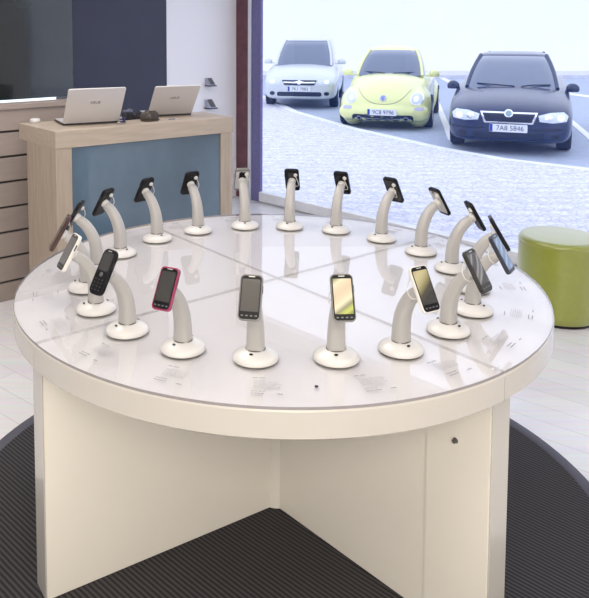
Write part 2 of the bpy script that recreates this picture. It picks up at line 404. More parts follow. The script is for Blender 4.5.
# ------------------------------------------------------------------ stands and phones
def arm_path():
    ctrl = [(0, .024), (.0005, .060), (.006, .098), (.020, .132), (.040, .160), (.062, .177)]
    out = []
    P = [ctrl[0]]+ctrl+[ctrl[-1]]
    for i in range(1, len(P)-2):
        for s in range(6):
            t = s/6; q = []
            for c in range(2):
                p0, p1, p2, p3 = P[i-1][c], P[i][c], P[i+1][c], P[i+2][c]
                q.append(.5*((2*p1)+(-p0+p2)*t+(2*p0-5*p1+4*p2-p3)*t*t+(-p0+3*p1-3*p2+p3)*t**3))
            out.append(q)
    out.append(ctrl[-1]); return out
PC = Vector((0, -.080, .190)); TILT = R(30)                               # phone centre, local outward is -y
def make_stand():
    r = empty('phone_stand')
    bm = BM(); lathe(bm, [(0, .0003), (.0590, .0003), (.0590, .0012), (0, .0012)], 48); obj('foot_ring', bm, M['foot'], r, smooth=False)
    bm = BM(); lathe(bm, [(0, .0012), (.0594, .0012), (.0600, .0022), (.0590, .0080), (.0560, .0130), (.047, .0185), (.036, .0235), (.028, .0262), (0, .0275)], 48)
    obj('base', bm, M['stand_white'], r, smooth=True)
    for s in (-1, 1):
        bm = BM(); lathe(bm, [(0, 0), (.0042, 0), (.0042, .0012), (0, .0012)], 16, Matrix.Diagonal((1.25, .75, 1, 1)))
        obj('key_slot', bm, M['dark'], r, loc=(.006*s, .0355*s, .0247), rot=(R(-18*s), 0, 0))
    pts = arm_path(); n = len(pts); bm = BM()
    ra = [.0245-.0075*(i/(n-1)) for i in range(n)]; rb = [.0225-.0070*(i/(n-1)) for i in range(n)]
    # squarish tube
    rings = []
    for i, (o_, z) in enumerate(pts):
        a = pts[max(i-1, 0)]; b = pts[min(i+1, n-1)]; t = Vector((0, -(b[0]-a[0]), b[1]-a[1])).normalized()
        u = Vector((1, 0, 0)); v = t.cross(u).normalized(); ring = []
        for k in range(24):
            th = 2*math.pi*k/24; c, s = math.cos(th), math.sin(th); e = .72
            ring.append(bm.verts.new(Vector((0, -o_, z))+u*ra[i]*math.copysign(abs(c)**e, c)+v*rb[i]*math.copysign(abs(s)**e, s)))
        rings.append(ring)
    for A_, B_ in zip(rings, rings[1:]):
        for k in range(24): bm.faces.new((A_[k], A_[(k+1) % 24], B_[(k+1) % 24], B_[k]))
    # rounded end
    o_, z = pts[-1]; cen = Vector((0, -o_, z)); tdir = Vector((0, -(pts[-1][0]-pts[-2][0]), pts[-1][1]-pts[-2][1])).normalized(); prev = rings[-1]
    for h, sc_ in ((.006, .86), (.010, .6)):
        nr = [bm.verts.new(cen+(v.co-cen)*sc_+tdir*h) for v in rings[-1]]
        for k in range(24): bm.faces.new((prev[k], prev[(k+1) % 24], nr[(k+1) % 24], nr[k]))
        prev = nr
    bm.faces.new(prev); bm.faces.new(rings[0][::-1])
    obj('arm', bm, M['stand_grey'], r, smooth=True)
    bm = BM(); tube(bm, [(0, 0, .0255), (0, 0, .0285)], .0262, 32, .0245); obj('arm_collar', bm, M['foot'], r, smooth=False)
    # head behind the phone : disc facing the phone's back
    m = Matrix.Translation(PC) @ Matrix.Rotation(math.pi/2-TILT, 4, 'X')          # local z -> outward/up normal
    bm = BM(); lathe(bm, [(0, -.026), (.009, -.025), (.0145, -.020), (.0165, -.012), (.0165, -.0062), (0, -.0062)], 24, m); obj('head', bm, M['stand_white'], r, smooth=True)
    m2 = m @ Matrix.Translation((-.017, .034, 0))
    bm = BM(); lathe(bm, [(0, -.0140), (.004, -.0138), (.0075, -.0115), (.0085, -.009), (.0085, -.0062), (0, -.0062)], 20, m2); obj('security_sensor', bm, M['stand_white'], r, smooth=True)
    cab = [(-.017, .034, -.0135), (-.022, .027, -.021), (-.029, .012, -.027), (-.031, -.004, -.027), (-.026, -.015, -.024), (-.014, -.018, -.021)]
    fine = []
    for i in range(len(cab)-1):
        for s in range(4): fine.append(m @ (Vector(cab[i]).lerp(Vector(cab[i+1]), s/4)))
    fine.append(m @ Vector(cab[-1])); bm = BM(); tube(bm, fine, .0014, 6); obj('cable', bm, M['stand_white'], r, smooth=True)
    return r
def copy_tree(o, parent=None):
    c = o.copy(); col.objects.link(c)
    if parent is not None: c.parent = parent
    for ch in list(o.children): copy_tree(ch, c)
    return c

def wallpaper(name, base, ramp, scale, off, rough=.12):
    m = mat(name, base, rough, coat=.6); nt = m.node_tree; tc = nt.nodes.new('ShaderNodeTexCoord')
    mp = nt.nodes.new('ShaderNodeMapping'); mp.inputs['Location'].default_value = off; mp.inputs['Rotation'].default_value = (0, 0, R(35))
    n = nt.nodes.new('ShaderNodeTexWave'); n.inputs['Scale'].default_value = scale; n.inputs['Distortion'].default_value = 9; n.inputs['Detail'].default_value = 1
    n.inputs['Detail Scale'].default_value = .6
    cr = nt.nodes.new('ShaderNodeValToRGB'); cr.color_ramp.elements[0].color = (*ramp[0], 1); cr.color_ramp.elements[1].color = (*ramp[-1], 1)
    for i, c in enumerate(ramp[1:-1]): e = cr.color_ramp.elements.new((i+1)/(len(ramp)-1)); e.color = (*c, 1)
    nt.links.new(tc.outputs['Object'], mp.inputs[0]); nt.links.new(mp.outputs[0], n.inputs['Vector']); nt.links.new(n.outputs['Fac'], cr.inputs[0])
    nt.links.new(cr.outputs[0], nt.nodes['Principled BSDF'].inputs['Base Color'])
    nt.links.new(cr.outputs[0], nt.nodes['Principled BSDF'].inputs['Emission Color']); nt.nodes['Principled BSDF'].inputs['Emission Strength'].default_value = .1
    return m
SCR = {
 'off': mat('dark_switched_off_screen', (.035, .035, .032), .10, coat=.5),
 'greyoff': mat('grey_switched_off_screen', (.075, .072, .064), .12, coat=.5),
 'beige': wallpaper('beige_green_wallpaper', (.4, .36, .25), ((.50, .42, .30), (.62, .55, .40), (.20, .22, .12), (.42, .45, .10), (.05, .05, .03)), 2.2, (.02, .01, 0)),
 'olive': wallpaper('olive_wallpaper', (.2, .18, .1), ((.40, .36, .20), (.22, .20, .09), (.05, .045, .03), (.02, .02, .02)), 2.5, (.05, .03, 0)),
 'grey': wallpaper('grey_wallpaper', (.1, .1, .1), ((.10, .10, .10), (.25, .24, .23), (.05, .05, .06), (.03, .03, .03)), 7, (.01, .03, 0)),
 'blue': wallpaper('blue_screen', (.1, .15, .25), ((.08, .13, .24), (.20, .28, .42), (.10, .15, .26)), 6, (0, 0, 0)),  # blue bands coloured into the screen
}
BODY = {
 'pink': mat('magenta_shell', (.27, .02, .08), .25, coat=.4), 'silver': mat('silver_grey_shell', (.19, .187, .182), .3, metal=.3),
 'white': mat('white_shell', (.75, .73, .68), .3, coat=.3), 'charcoal': mat('charcoal_shell', (.04, .04, .04), .35, spec=.25), 'black': mat('glossy_black_shell', (.006, .006, .008), .35, spec=.2),
 'brown': mat('dark_brown_shell', (.06, .025, .02), .3), 'steel': mat('light_steel_shell', (.55, .54, .52), .3, metal=.4), 'key': mat('dim_key_legend', (.12, .12, .125), .4),
 'bluegrey': mat('slate_shell', (.03, .035, .05), .3)}
STAND_FOR = ['the blank silver grey phone, front left of centre', 'the phone with beige and green wallpaper', 'the white phone with olive wallpaper', 'the charcoal phone, second base from the right at front', 'the slim dark phone with a blue screen', 'the black phone highest in the rightmost overlapping pair', 'the round cornered black phone left of the rightmost pair', 'the phone with pale steel back, near the window', 'the large black phone with charcoal back', 'the black phone below the yellow car', 'the black phone below the silver car', 'the silver phone in front of the window post', 'the black phone at the blue panel\'s right end', 'the black phone at the blue panel\'s middle', 'the black phone at the blue panel\'s left end', 'the black phone at the counter corner post', 'the dark brown edged leftmost phone', 'the narrow white phone with grey screen', 'the black keypad phone, front left', 'the magenta pink phone']
def make_phone(k, w, h, t, body, screen, frame=None, keypad=False, back=None, chin=.012, top=.012, rim=.004, patch=None, spin=0, name='smartphone'):
    """local z is the phone's outward normal, y its top"""
    r = empty(name)
    rad = min(w, h)*(.32 if keypad else .20)
    bm = BM(); prism(bm, rrect(w, h, rad, 6), -t/2, t/2)
    o = obj('body', bm, BODY[body], r, bevel=.0022)
    bm = BM(); prism(bm, rrect(w-rim, h-rim*1.2, rad*.85, 6), t/2-.0002, t/2+.0006); obj('front_plate', bm, BODY[frame or body], r, bevel=.0003)
    if keypad:
        bm = BM(); prism(bm, rrect(w-.014, h*.40, .002, 3, 0, h*.22), t/2+.0005, t/2+.0011); obj('screen', bm, M['dark'] if screen is None else screen, r)
        bm = BM(); lathe(bm, [(0, t/2), (.0062, t/2), (.0062, t/2+.0016), (0, t/2+.002)], 20, Matrix.Translation((0, -h*.06, 0))); o = obj('navigation_key', bm, BODY['key'], r, smooth=True)
        for row in range(4):
            for c in (-1, 0, 1):
                bm = BM(); prism(bm, rrect(.0105, .0058, .002, 3, c*.0135, -h*.17-row*.0095), t/2+.0005, t/2+.0016); obj('key', bm, BODY['black'], r)
                bm = BM(); box(bm, c*.0135-.002, c*.0135+.0015, -h*.17-row*.0095-.001, -h*.17-row*.0095+.0012, t/2+.0015, t/2+.0018); obj('key_legend', bm, BODY['key'], r)
    else:
        bm = BM(); prism(bm, rrect(w-.006-rim, h-top-chin, .002, 3, 0, (chin-top)/2), t/2+.0005, t/2+.0010); obj('screen', bm, screen, r)
        for c in (-1.5, -.5, .5, 1.5):
            bm = BM(); prism(bm, rrect(w*.11, .0032, .001, 2, c*w*.2, -h/2+chin*.55), t/2+.0005, t/2+.0012); obj('button', bm, BODY['key'] if frame in ('black', 'charcoal', None) else BODY['charcoal'], r)
    bm = BM(); prism(bm, rrect(w*.28, .0022, .001, 3, 0, h/2-top*.5 if not keypad else h/2-.006), t/2+.0005, t/2+.0011); obj('earpiece', bm, BODY['steel'], r)
    # back : cover, camera, side key
    bm = BM(); prism(bm, rrect(w-.006, h*.80, rad*.6, 5), -t/2-.0008, -t/2+.0002); obj('back_cover', bm, BODY[back or body], r, bevel=.0003)
    if patch: 
        bm = BM(); prism(bm, rrect(w*.46, h*.34, .006, 4, 0, h*.20), -t/2-.0011, -t/2-.0002); obj('camera_panel', bm, BODY[patch], r)
    bm = BM(); lathe(bm, [(0, -t/2-.0022), (.0035, -t/2-.0022), (.0045, -t/2-.0014), (.0045, -t/2), (0, -t/2)], 18, Matrix.Translation((w*.08, h*.36, 0))); o = obj('camera_lens', bm, M['dark'], r, smooth=False)
    bm = BM(); box(bm, w/2-.0004, w/2+.0012, h*.10, h*.26, -t*.16, t*.16); obj('side_key', bm, BODY['charcoal'] if body != 'charcoal' else BODY['steel'], r)
    return r

phones = {  # position number -> dims, look, label, measured phone centre for the stand's own turn
 0: dict(w=.057, h=.112, body='silver', screen=SCR['greyoff'], frame='black', rim=.006, chin=.022, label='silver grey phone with blank grey screen, facing front at the front left of centre', rz=-2),
 1: dict(w=.057, h=.115, body='silver', screen=SCR['beige'], frame='black', rim=.005, chin=.018, label='silver edged phone showing a beige and green wallpaper, front right of centre', rz=-8),
 2: dict(w=.057, h=.117, body='white', screen=SCR['olive'], frame='black', rim=.004, chin=.020, label='white phone with an olive wallpaper, right of the beige wallpaper phone', rz=2),
 3: dict(w=.060, h=.120, body='charcoal', screen=SCR['grey'], frame='charcoal', chin=.024, label='charcoal phone with a chrome ringed key panel, leaning right on the right side', rz=2),
 4: dict(w=.058, h=.118, body='bluegrey', screen=SCR['blue'], frame='bluegrey', label='slim dark phone with a blue screen, just behind the charcoal phone', rz=-8),
 5: dict(w=.060, h=.120, body='black', screen=SCR['off'], label='black phone seen nearly edge on, highest of the rightmost overlapping pair', rz=-3),
 6: dict(w=.058, h=.116, body='black', screen=SCR['off'], label='black phone tilted right with rounded corners, left of the rightmost pair', rz=-2),
 7: dict(w=.064, h=.121, body='black', screen=SCR['off'], back='steel', label='phone with pale steel back and black ends, second from the window on the right', rz=-6),
 8: dict(w=.066, h=.125, body='black', screen=SCR['off'], back='charcoal', label='large black phone with charcoal back leaning right against the street view', rz=-2),
 9: dict(w=.063, h=.121, body='black', screen=SCR['off'], label='black phone seen from behind below the yellow car', rz=0),
 10: dict(w=.063, h=.119, body='black', screen=SCR['off'], patch='charcoal', label='black phone seen from behind below the silver car', rz=-4),
 11: dict(w=.064, h=.123, body='silver', screen=SCR['off'], back='steel', patch='black', label='silver phone with dark camera panel seen from behind, in front of the window post', rz=0),
 12: dict(w=.066, h=.123, body='black', screen=SCR['off'], label='wide black phone seen from behind at the right end of the blue glass panel', rz=0),
 13: dict(w=.064, h=.121, body='black', screen=SCR['off'], label='black phone seen from behind at the middle of the blue glass panel', rz=0),
 14: dict(w=.064, h=.123, body='black', screen=SCR['off'], label='black phone leaning left at the left end of the blue glass panel', rz=-6),
 15: dict(w=.062, h=.121, body='black', screen=SCR['off'], label='black phone leaning left in front of the counter corner post', rz=0),
 16: dict(w=.060, h=.124, body='brown', screen=SCR['off'], frame='black', label='dark brown edged phone seen nearly edge on, leftmost on the table', rz=4),
 17: dict(w=.054, h=.114, body='white', screen=SCR['greyoff'], frame='charcoal', rim=.005, chin=.020, label='narrow white phone with grey screen leaning left behind the keypad phone', rz=4),
 18: dict(w=.054, h=.126, body='black', screen=SCR['off'], keypad=True, label='black candybar phone with number keypad leaning left at front left', rz=4),
 19: dict(w=.055, h=.110, body='pink', screen=SCR['off'], frame='black', rim=.007, chin=.022, label='magenta pink phone with dark screen left of the silver grey phone', rz=0),
}
proto = make_stand()
for k in range(20):
    az = AZ[k]; s = proto if k == 0 else copy_tree(proto)
    a = R(az); p = phones[k]
    s.location = (TC.x+RAD[k]*math.sin(a), TC.y-RAD[k]*math.cos(a), TZ)
    yaw = R(az+p['rz']); s.rotation_euler = (0, 0, yaw)
    tag(s, 'white curved stand under '+STAND_FOR[k], 'phone stand', 'white curved security stands in a ring')
    q = {x: p[x] for x in p if x not in ('label', 'rz')}
    ph = make_phone(k, t=.0115, name='mobile_phone' if q.get('keypad') else 'smartphone', **q)
    mtx = Matrix.Translation(s.location) @ Matrix.Rotation(yaw, 4, 'Z') @ Matrix.Translation(PC) @ Matrix.Rotation(math.pi/2-TILT, 4, 'X') @ Matrix.Translation((0, 0, .0008))
    ph.location = mtx.to_translation(); ph.rotation_euler = mtx.to_euler()
    tag(ph, p['label'], 'phone', 'phones on the ring of stands')

# ------------------------------------------------------------------ counter
CZ = 1.10
FL = at_z(55.2, 131.8, CZ); FR = at_z(233.0, 117.0, CZ)
cdir = (FR-FL); CL = cdir.length; crz = math.atan2(cdir.y, cdir.x)
BL = at_z(18.8, 123.0, CZ); rel = Matrix.Rotation(-crz, 4, 'Z') @ (BL-FL); CD = .37; CDX = rel.x
ct = empty('reception_counter', (FL.x, FL.y, 0), crz)
tag(ct, 'light oak counter with a blue glass front panel behind the round table', 'counter')
bm = BM(); prism(bm, [(0, 0), (CL, 0), (CL, CD), (CDX, rel.y), (CDX*CD/rel.y, CD)], CZ-.095, CZ); obj('countertop', bm, M['wood_h'], ct, bevel=.002)
skew = CDX/rel.y
bm = BM(); prism(bm, [(.001, .002), (.030, .002), (.030+skew*CD, CD), (.001+skew*CD, CD)], .0, CZ-.095); obj('side_panel', bm, M['wood'], ct, bevel=.0015)
bm = BM(); box(bm, CL-.03, CL-.004, .004, CD-.01, 0, CZ-.095); obj('side_panel', bm, M['wood'], ct, bevel=.0015)
for x0, x1 in ((.030, .093), (CL-.088, CL-.030)):
    bm = BM(); box(bm, x0, x1, .004, .03, 0, CZ-.095); obj('stile', bm, M['wood'], ct, bevel=.001)
bm = BM(); box(bm, .093, CL-.088, .004, .03, 0, .12); obj('bottom_rail', bm, M['wood_h'], ct, bevel=.001)
bm = BM(); box(bm, .093, CL-.088, .014, .022, .12, CZ-.095); obj('glass_panel', bm, M['blue_glass'], ct)
bm = BM(); box(bm, .06, CL-.03, .30, .318, .0, CZ-.095); obj('back_board', bm, M['wood'], ct)

# things on the counter
LAP = mat('pale_silver_lid', (.70, .68, .68), .35, metal=.15, coat=.2); LAPD = mat('dark_laptop_edge', (.03, .03, .035), .4)
LOGO = mat('grey_logo', (.30, .30, .32), .3, metal=.5)
def laptop(pl, pr, label, lean, h=.235, dep=.225, word='ASUS'):
    a = at_z(*pl, CZ+.010); b = at_z(*pr, CZ+.010); d = b-a; W = d.length; rz = math.atan2(d.y, d.x)
    t = empty('laptop', (a.x, a.y, CZ), rz); tag(t, label, 'laptop', 'laptops on the oak counter')
    bm = BM(); prism(bm, rrect(W, dep, .012, 4, W/2, dep/2), .003, .015); obj('base', bm, LAPD, t, bevel=.002)
    bm = BM(); prism(bm, rrect(W-.004, dep-.004, .012, 4, W/2, dep/2), .015, .018); obj('palm_rest', bm, LAP, t, bevel=.001)
    bm = BM()
    for r_ in range(5):
        for c in range(13):
            kx = W*.09+c*W*.82/13; ky = .035+r_*.019; box(bm, kx, kx+W*.82/13-.003, ky, ky+.016, .018, .0205)
    o = obj('keyboard', bm, LAPD, t)
    bm = BM(); box(bm, W*.36, W*.64, dep-.075, dep-.025, .018, .0188); obj('touchpad', bm, LOGO, t)
    L = empty_part = None
    m = Matrix.Translation((0, .004, .012)) @ Matrix.Rotation(R(lean), 4, 'X')
    bm = BM(); prism(bm, rrect(W, h, .011, 5, W/2, h/2), -.0035, .0035, mtx=m @ Matrix.Rotation(math.pi/2, 4, 'X')); lid = obj('lid', bm, LAP, t, bevel=.0015)
    bm = BM(); prism(bm, rrect(W-.03, h-.035, .003, 3, W/2, h/2+.004), -.0042, -.0032, mtx=m @ Matrix.Rotation(math.pi/2, 4, 'X')); obj('screen', bm, M['dark'], lid)
    bm = BM(); tube(bm, [(W*.1, .004, .016), (W*.9, .004, .016)], .006, 10); obj('hinge', bm, LAPD, t, smooth=True)
    lt = text('logo', word, .026, LOGO, lid, (0, 0, 0), (0, 0, 0)); mm = m @ Matrix.Translation((W/2, -.0042, h*.60)) @ Matrix.Rotation(math.pi/2, 4, 'X')
    lt.location = mm.to_translation(); lt.rotation_euler = mm.to_euler(); lt['label'] = 'small grey maker logo on the lid'
    for x in (.03, W-.03):
        for y in (.025, dep-.025):
            bm = BM(); lathe(bm, [(0, 0), (.006, 0), (.006, .004), (0, .004)], 12); obj('foot', bm, LAPD, t, loc=(x, y, 0))
    return t
laptop((62.9, 124.2), (119.0, 121.0), 'open silver laptop seen from behind, nearer the left end of the counter', 36, h=.256)
laptop((147.6, 115.4), (191.6, 113.4), 'open silver laptop seen from behind, nearer the window end of the counter', 44, h=.266, dep=.21)
# white round security puck
p = at_z(34.5, 123.0, CZ); bm = BM(); lathe(bm, [(0, 0), (.026, 0), (.030, .004), (.0305, .015), (.028, .022), (.022, .026), (.010, .026), (.008, .024), (0, .024)], 32)
t = empty('alarm_puck', (p.x, p.y+.01, CZ)); tag(t, 'small round white alarm puck on the left end of the oak counter', 'security device')
obj('body', bm, M['stand_white'], t, smooth=True)
bm = BM(); lathe(bm, [(0, .024), (.006, .024), (.005, .0265), (0, .027)], 16); obj('sensor_button', bm, LOGO, t, smooth=True)
# dark pouch : lumpy folded soft case
def lump(name, loc, rx, ry, rzz, m, seed, rot=0, parent=None, flat=.0, amp=.18):
    rr = random.Random(seed); bm = BM(); bmesh.ops.create_icosphere(bm, subdivisions=4, radius=1)
    ph = [rr.uniform(0, 6) for _ in range(6)]
    for v in bm.verts:
        c = v.co.copy(); n = 1+amp*(math.sin(3*c.x+ph[0])*math.cos(2.5*c.y+ph[1])+.6*math.sin(6*c.y+ph[2]+2*c.z)+.4*math.sin(9*c.x+ph[3]))
        z = max(c.z, -.55); v.co = Vector((c.x*rx*n, c.y*ry*n, (z+.55)*rzz*(n if c.z > 0 else 1)))
    return obj(name, bm, m, parent, smooth=True, loc=loc, rot=(0, 0, rot))
POUCH = mat('black_soft_case', (.014, .015, .022), .55, bump=(60, .3, .003)); BRN = mat('dark_brown_leather', (.045, .035, .028), .45, bump=(90, .3, .002)); BLU = mat('blue_cord', (.02, .035, .14), .5)
CAMG = mat('grey_lens_top', (.12, .12, .19), .3)
p = at_z(128.5, 120.2, CZ)
t = empty('soft_case', (p.x, p.y+.035, CZ), crz); tag(t, 'black soft camera case with a slate top lying between the two laptops', 'case')
lump('body', (0, 0, 0), .052, .036, .038, POUCH, 1, parent=t); lump('flap', (-.006, .004, .036), .036, .024, .016, CAMG, 4, parent=t)
lump('side_pocket', (.062, .0, 0), .034, .028, .024, POUCH, 8, parent=t)
p = at_z(149.5, 121.5, CZ)
t = empty('cap', (p.x, p.y+.03, CZ), crz); tag(t, 'dark brown crumpled cap in front of the right laptop', 'cap')
lump('crown', (0, .005, 0), .052, .035, .042, BRN, 3, parent=t, amp=.12)
bm = BM(); lathe(bm, [(0, .001), (.050, .001), (.060, .004), (.060, .008), (.05, .010), (0, .012)], 32, Matrix.Diagonal((1.0, .72, 1, 1))); obj('brim', bm, BRN, t, smooth=True)
p = at_z(122.5, 123.0, CZ); t = empty('cord_bundle', (p.x, p.y, CZ), crz); tag(t, 'small coiled blue cord beside the left laptop', 'cord')
bm = BM(); tube(bm, [Vector((.020*math.cos(u*.55)*(1-.01*u), .012*math.sin(u*.55), .004+.0011*u)) for u in range(26)], .0035, 7); obj('coil', bm, BLU, t, smooth=True)
bm = BM(); tube(bm, [(-.018, 0, .005), (-.026, -.004, .006), (-.034, -.002, .005)], .0045, 8); obj('plug', bm, M['stand_white'], t, smooth=True)
p = at_z(172, 119.6, CZ); bm = BM(); prism(bm, rrect(.05, .014, .006, 4), 0, .008)
t = empty('pen_drive', (p.x, p.y, CZ), crz+.2); tag(t, 'small grey stick lying in front of the right laptop', 'usb stick')
obj('body', bm, LOGO, t, bevel=.002); bm = BM(); box(bm, .025, .037, -.005, .005, .002, .006); obj('plug', bm, M['alu'], t)

# ------------------------------------------------------------------ slatwall fixture, showcase, navy panel, wall holders
G0 = Vector((-1.30, 4.43, 0))
sg = empty('slatwall_unit', G0, R(38)); tag(sg, 'taupe slatwall display unit with dark grooves left of the oak counter', 'display unit')
ZL = 1.197
bm = BM(); box(bm, -1.2, .38, .0, .10, 0, ZL-.03); obj('core', bm, M['groove'], sg)
z = .02; edges = []
zs = [CAM_H-(yy-28.5)/F*4.40 for yy in (131.6, 156.8, 182.3, 208, 233.5, 259, 284.5, 310)]
top = ZL-.03
for zz in zs+[.0]:
    if top-zz > .03:
        bm = BM(); box(bm, -1.2, .38, -.018, .0, zz+.007, top); obj('slat', bm, M['slat'], sg, bevel=.002)
    top = zz-.007
bm = BM(); box(bm, -1.22, .40, -.03, .10, ZL-.03, ZL); obj('top_ledge', bm, M['slat'], sg, bevel=.002)

s0, s1 = lwall(67), lwall(-60)
sh = empty('wall_showcase', (A.x, A.y, 0), R(40)); tag(sh, 'dark glass wall showcase with a bright strip along its lower edge, above the slatwall', 'showcase')
SHG = mat('dark_showcase_glass', (.012, .018, .018), .12, coat=.5, noise=(2, .5, (1, 1, 1)))
lbox('glass_front', s0, s1, .0, .10, 1.108, 2.0, SHG, sh)
lbox('lower_frame', s0-.02, s1, .0, .13, 1.00, 1.080, M['groove'], sh)
lbox('light_strip', s0+.16, s1, .0, .115, 1.086, 1.108, mat('lit_strip', (.8, .9, 1), .4, emit=((.75, .88, 1), .55)), sh)
lbox('upper_frame', s0-.02, s1, .0, .13, 2.0, 2.06, M['groove'], sh)
sa, sb = lwall(165.5), lwall(66)
tag(lbox('wall_panel', sa, sb, 0, .02, 0.0, 2.9, M['navy'], bevel=.002), 'tall navy blue wall panel behind the laptops', 'wall panel')

def wall_holder(px, py, label, s):
    sw = lwall(px); k = (px-CX)/F; y = (A.y-.839*A.x)/(1-.839*k)
    z = CAM_H-(py-28.5)/F*y
    P_ = A-LDIR*sw; t = empty('wall_holder', (P_.x, P_.y, z), R(40)); t.scale = (s, s, s); tag(t, label, 'wall holder', 'phone holders on the white wall')
    GR = BODY['silver']
    bm = BM(); pts = [(-.0, -.045), (-.10, -.045), (-.012, .045), (0, .045)]   # (y outwards, z)
    vsA = [bm.verts.new((-.05, a, b)) for a, b in pts]; vsB = [bm.verts.new((.05, a, b)) for a, b in pts]
    bm.faces.new(vsA); bm.faces.new(vsB[::-1])
    for i in range(4): bm.faces.new((vsA[i], vsA[(i+1) % 4], vsB[(i+1) % 4], vsB[i]))
    obj('wedge', bm, mat('pale_blue_grey_plastic', (.42, .44, .58), .4), t, bevel=.004)
    bm = BM(); box(bm, -.055, .055, -.11, 0, -.055, -.045); obj('shelf', bm, M['dark'], t, bevel=.002)
    ang = math.atan2(.09, .088)
    m = Matrix.Translation((0, -.060, .003)) @ Matrix.Rotation(ang, 4, 'X')
    bm = BM(); prism(bm, rrect(.055, .10, .008, 4), 0, .012, mtx=m); obj('pad', bm, GR, t, bevel=.002)
wall_holder(208, 103.5, 'lower grey wedge holder on the white wall right of the laptop', .85)
wall_holder(208, 81.5, 'upper grey wedge holder on the white wall right of the laptop', .75)

# ------------------------------------------------------------------ green pouf
st = empty('pouf_stool', (1.872, 4.13, 0)); tag(st, 'lime green round upholstered pouf stool by the window', 'stool')
bm = BM(); lathe(bm, [(0, 0), (.205, 0), (.208, .012), (.208, .020), (0, .020)], 64); obj('base_ring', bm, M['dark'], st)
bm = BM(); lathe(bm, [(0, .018), (.213, .018), (.219, .026), (.221, .06), (.221, .44), (.2195, .452), (.214, .462), (.205, .469), (.19, .472), (0, .476)], 96); obj('cushion', bm, M['green'], st, smooth=True)
bm = BM(); lathe(bm, [(.2205, .438), (.2235, .440), (.2235, .443), (.2205, .445), (.2205, .438)], 96); obj('seam', bm, M['green'], st, smooth=True)

# ------------------------------------------------------------------ cars
TYRE = mat('tyre_rubber', (.012, .017, .04), .7); RIM = mat('alloy_rim', (.55, .60, .70), .3, metal=.5); CHR = mat('chrome_trim', (.85, .87, .92), .12, metal=.9)
LAMP = mat('headlight_lens', (.62, .68, .80), .06, coat=.8, spec=.8); CGL = mat('car_window_glass', (.06, .09, .16), .05, coat=1, spec=1)
CBK = mat('black_car_trim', (.008, .014, .04), .4); PLW = mat('number_plate_white', (.78, .80, .86), .4); PLB = mat('number_plate_blue', (.01, .04, .35), .4); PLK = mat('number_plate_ink', (.03, .03, .06), .5)
def car_body(stations, paint, parent, cut, fenders=(), voxel=None):
    """stations (y, zbottom, halfwidth, zmid, zshoulder, zcentre, shoulder inset)"""
    bm = BM(); rings = []
    for (y, zb, wd, zm, zs_, zc, ins) in stations:
        half = [(wd*.55, zb), (wd*.90, zb+.01), (wd*.985, zb+.10), (wd, zm), (wd*.99, zs_-.05), (wd-ins*.45, zs_), (wd-ins, zs_+(zc-zs_)*.35), (wd*.45, zc-.012)]
        ring = [(x, z) for x, z in half]+[(0, zc)]+[(-x, z) for x, z in half[::-1]]+[(0, zb)]
        rings.append([bm.verts.new((x, y, z)) for x, z in ring])
    n = len(rings[0])
    for a, b in zip(rings, rings[1:]):
        for k in range(n): bm.faces.new((a[k], a[(k+1) % n], b[(k+1) % n], b[k]))
    bm.faces.new(rings[0][::-1]); bm.faces.new(rings[-1])
    o = obj('body', bm, paint, parent, smooth=True, sub=2); bake(o)
    if fenders:
        b2 = BM(); b2.from_mesh(o.data)
        for (cx, cy, cz, rx, ry, rz_) in fenders:
            bmesh.ops.create_uvsphere(b2, u_segments=32, v_segments=20, radius=1, matrix=Matrix.Translation((cx, cy, cz)) @ Matrix.Diagonal((rx, ry, rz_, 1)))
        b2.to_mesh(o.data); b2.free()
        rm = o.modifiers.new('r', 'REMESH'); rm.mode = 'VOXEL'; rm.voxel_size = voxel or .03
        smm = o.modifiers.new('sm', 'SMOOTH'); smm.factor = .5; smm.iterations = 4; bake(o)
    cb = BM()
    for (x, y, z, r) in cut:
        m = Matrix.Translation((x, y, z)) @ Matrix.Rotation(math.pi/2, 4, 'Y')
        lathe(cb, [(0, -.19), (r, -.19), (r, .30 if x > 0 else .30), (0, .30)], 40, m if x > 0 else Matrix.Translation((x, y, z)) @ Matrix.Rotation(-math.pi/2, 4, 'Y'))
    c = obj('cutter', cb, M['dark'])
    bo = o.modifiers.new('bo', 'BOOLEAN'); bo.object = c; bo.operation = 'DIFFERENCE'; bo.solver = 'EXACT'; bake(o)
    bpy.data.objects.remove(c, do_unlink=True)
    for p_ in o.data.polygons: p_.use_smooth = True
    o.data.materials.clear(); o.data.materials.append(paint)
    return o
